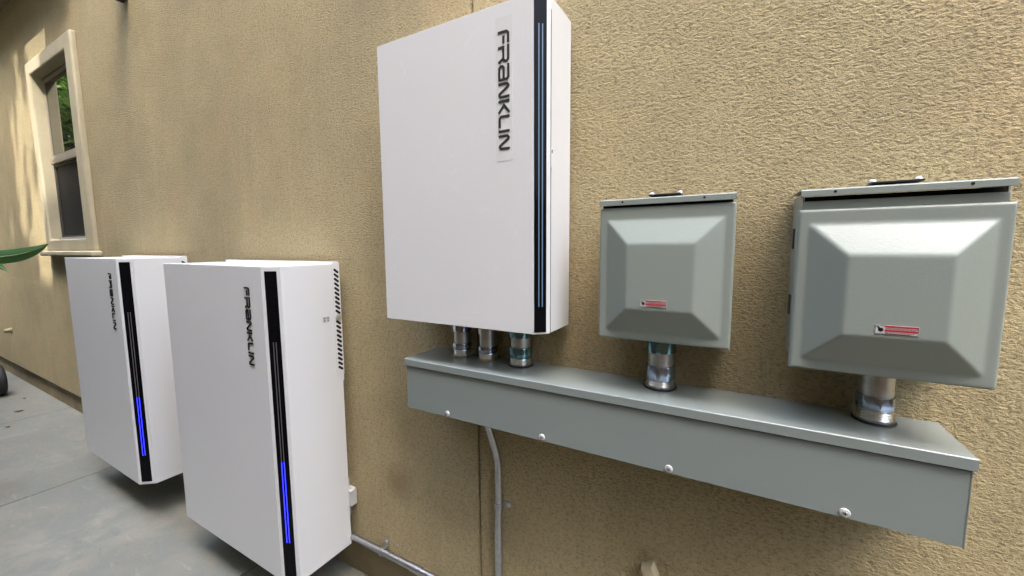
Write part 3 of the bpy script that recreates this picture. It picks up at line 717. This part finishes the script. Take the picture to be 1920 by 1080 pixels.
# ------------------------------------------------------------------ dead leaves on the slab
M_dead = paint('dry_leaf', (.13, .10, .065), .8, .2)
def dead(x, y, l, a, label):
    bm = bmesh.new(); n = 8; prev = None
    for k in range(n + 1):
        t = k / n; u = (t - .5) * l; w = l * .22 * math.sin(math.pi * t) + .0006
        c_, s_ = math.cos(a), math.sin(a); zz = .003 + .010 * (2 * t - 1) ** 2
        rw = [bm.verts.new((x + u * c_ - q * w * s_, y + u * s_ + q * w * c_, zz + abs(q) * w * .5)) for q in (-1, 0, 1)]
        if prev: bm.faces.new((prev[0], prev[1], rw[1], rw[0])); bm.faces.new((prev[1], prev[2], rw[2], rw[1]))
        prev = rw
    o_ = obj('dry_leaf', bm, M_dead); sm = o_.modifiers.new('thick', 'SOLIDIFY'); sm.thickness = .0006
    tag(o_, label, 'dry leaf', 'dry leaves on the concrete')
dead(-5.33, -.235, .07, .9, 'largest dry leaf lying on the concrete, nearest the wall and the black tyre')
dead(-4.93, -.36, .04, .7, 'small dry leaf on the concrete near the left edge, below the largest one')
dead(-5.75, -.13, .035, .5, 'small dry leaf on the concrete close to the foot of the wall')

# ------------------------------------------------------------------ across the side yard (behind the camera; seen only in reflections, shades the wall)
nb = empty('shade_house', (-3, -4, 0), 'neighbouring house behind the camera, out of view, sized to block sun and sky', 'house')  # out of view; heights and ends set to keep direct sun off the wall
obj('wall', B(-11.5, 2.7, -6.2, -2.75, 0, 6.7), M_neigh, nb)
obj('sun_block_wall', B(-2.85, 1.1, -6.1, -2.752, 6.7, 8.5), M_neigh, nb)
obj('sun_block_wall', B(1.1, 2.7, -6.1, -2.752, 6.7, 7.8), M_neigh, nb)
bm = bmesh.new(); box(bm, -2.87, 1.2, -6.2, -2.72, 8.5, 8.6); box(bm, 1.2, 2.75, -6.2, -2.72, 7.8, 7.9); obj('roof', bm, M_roof, nb)

fn = empty('shade_fence', (-4, -1.72, 0), 'unseen dark brown board fence added behind the camera to cut light on the low fronts', 'fence')  # added out of view so the low fronts face something dark
bm = bmesh.new(); random.seed(2); xx = -11
while xx < 6: box(bm, xx, xx + .138, -1.74, -1.72, .04, 1.86 + random.uniform(-.006, .006)); xx += .142
obj('boards', bm, M_wood, fn, bevel=.002)
for zz in (.35, 1.0, 1.62): obj('rail', B(-11, 6, -1.80, -1.742, zz - .045, zz + .045), M_wood, fn)
for k in range(8): obj('post', B(-11 + k * 2.4, -10.91 + k * 2.4, -1.90, -1.802, -.05, 1.9), M_wood, fn)

sg = empty('shade_gate', (3.4, -.9, 0), 'unseen dark brown board gate added behind the camera to cut light from the right end', 'gate')  # added out of view to cut light from the open end
bm = bmesh.new()
for k in range(12): box(bm, 3.4, 3.42, -1.70 + k * .14, -1.564 + k * .14, .05, 1.95)
obj('boards', bm, M_wood, sg, bevel=.002)
for zz in (.4, 1.6): obj('rail', B(3.421, 3.46, -1.70, -.02, zz - .05, zz + .05), M_wood, sg)

hd = bmesh.new(); random.seed(21)
nx_, nz_ = 60, 16; V = []
def hp(u, v, side):
    r_ = random.uniform(-.05, .05); return r_
box(hd, -9.2, -3.6, -1.62, -1.0, -.02, 2.5)  # added out of view to block light from the low far wall
bmesh.ops.subdivide_edges(hd, edges=hd.edges[:], cuts=15, use_grid_fill=True)
for v in hd.verts: v.co += Vector((random.uniform(-.05, .05), random.uniform(-.06, .06), random.uniform(-.07, .07)))
tag(obj('hedge', hd, paint('hedge_leaves', (.035, .055, .02), .8, .5, .03, 18)), 'unseen dark green hedge added behind the camera to block light from the low far wall', 'hedge')

def tree(x, y, h, cr, n, sz, label, seed):
    random.seed(seed)
    t = empty('garden_tree', (x, y, 0), label, 'tree', 'trees beyond the far end of the side yard')
    bm = bmesh.new(); tube(bm, sweep([(x, y, 0), (x + .1, y - .05, h * .3), (x - .1, y + .1, h * .55), (x, y, h * .8)], 0, 5), [.16 - .006 * i for i in range(16)], 10)
    for k in range(7):
        a = random.uniform(0, 6.28); z0 = h * random.uniform(.35, .6); r_ = cr * random.uniform(.5, .8)
        tube(bm, [(x, y, z0), (x + r_ * .5 * math.cos(a), y + r_ * .5 * math.sin(a), z0 + h * .12), (x + r_ * math.cos(a), y + r_ * math.sin(a), z0 + h * .2)], [.05, .035, .015], 7)
    obj('trunk', bm, M_bark, t, smooth=60)
    bm = bmesh.new(); cl = []
    for k in range(34):
        v = Vector((random.gauss(0, 1), random.gauss(0, 1), random.gauss(0, 1))).normalized() * random.uniform(.35, 1)
        cl.append((Vector((x + v.x * cr, y + v.y * cr, h * .66 + v.z * h * .33)), cr * random.uniform(.22, .38)))
    for k in range(n):
        c_, r_ = random.choice(cl); p = c_ + Vector((random.gauss(0, .5), random.gauss(0, .5), random.gauss(0, .4))) * r_
        q_ = Matrix.Rotation(random.uniform(0, 6.28), 3, 'Z') @ Matrix.Rotation(random.uniform(-1.1, 1.1), 3, 'X'); s_ = sz * random.uniform(.6, 1.3)
        bm.faces.new([bm.verts.new(p + q_ @ Vector(v) * s_) for v in ((0, -1, 0), (.5, -.2, .1), (.45, .4, .1), (0, 1, 0), (-.45, .4, .1), (-.5, -.2, .1))])
    obj('crown', bm, M_tree, t)
tree(-13.5, -2.2, 7.0, 2.3, 13000, .10, 'green garden tree beyond the side yard, mirrored in the upper window pane', 5)
tree(-17.5, -5.6, 8.5, 2.6, 6000, .12, 'taller green garden tree mirrored at the edge of the window pane', 9)
tree(-3.9, -5.4, 14.5, 1.9, 5200, .13, 'slender tree behind the camera that dapples the sun on the wall', 11)
tree(7.6, -1.4, 6.4, 1.7, 7000, .10, 'unseen bushy tree added beyond the gate to dim light on the side faces', 13)  # added to block low light from the right end
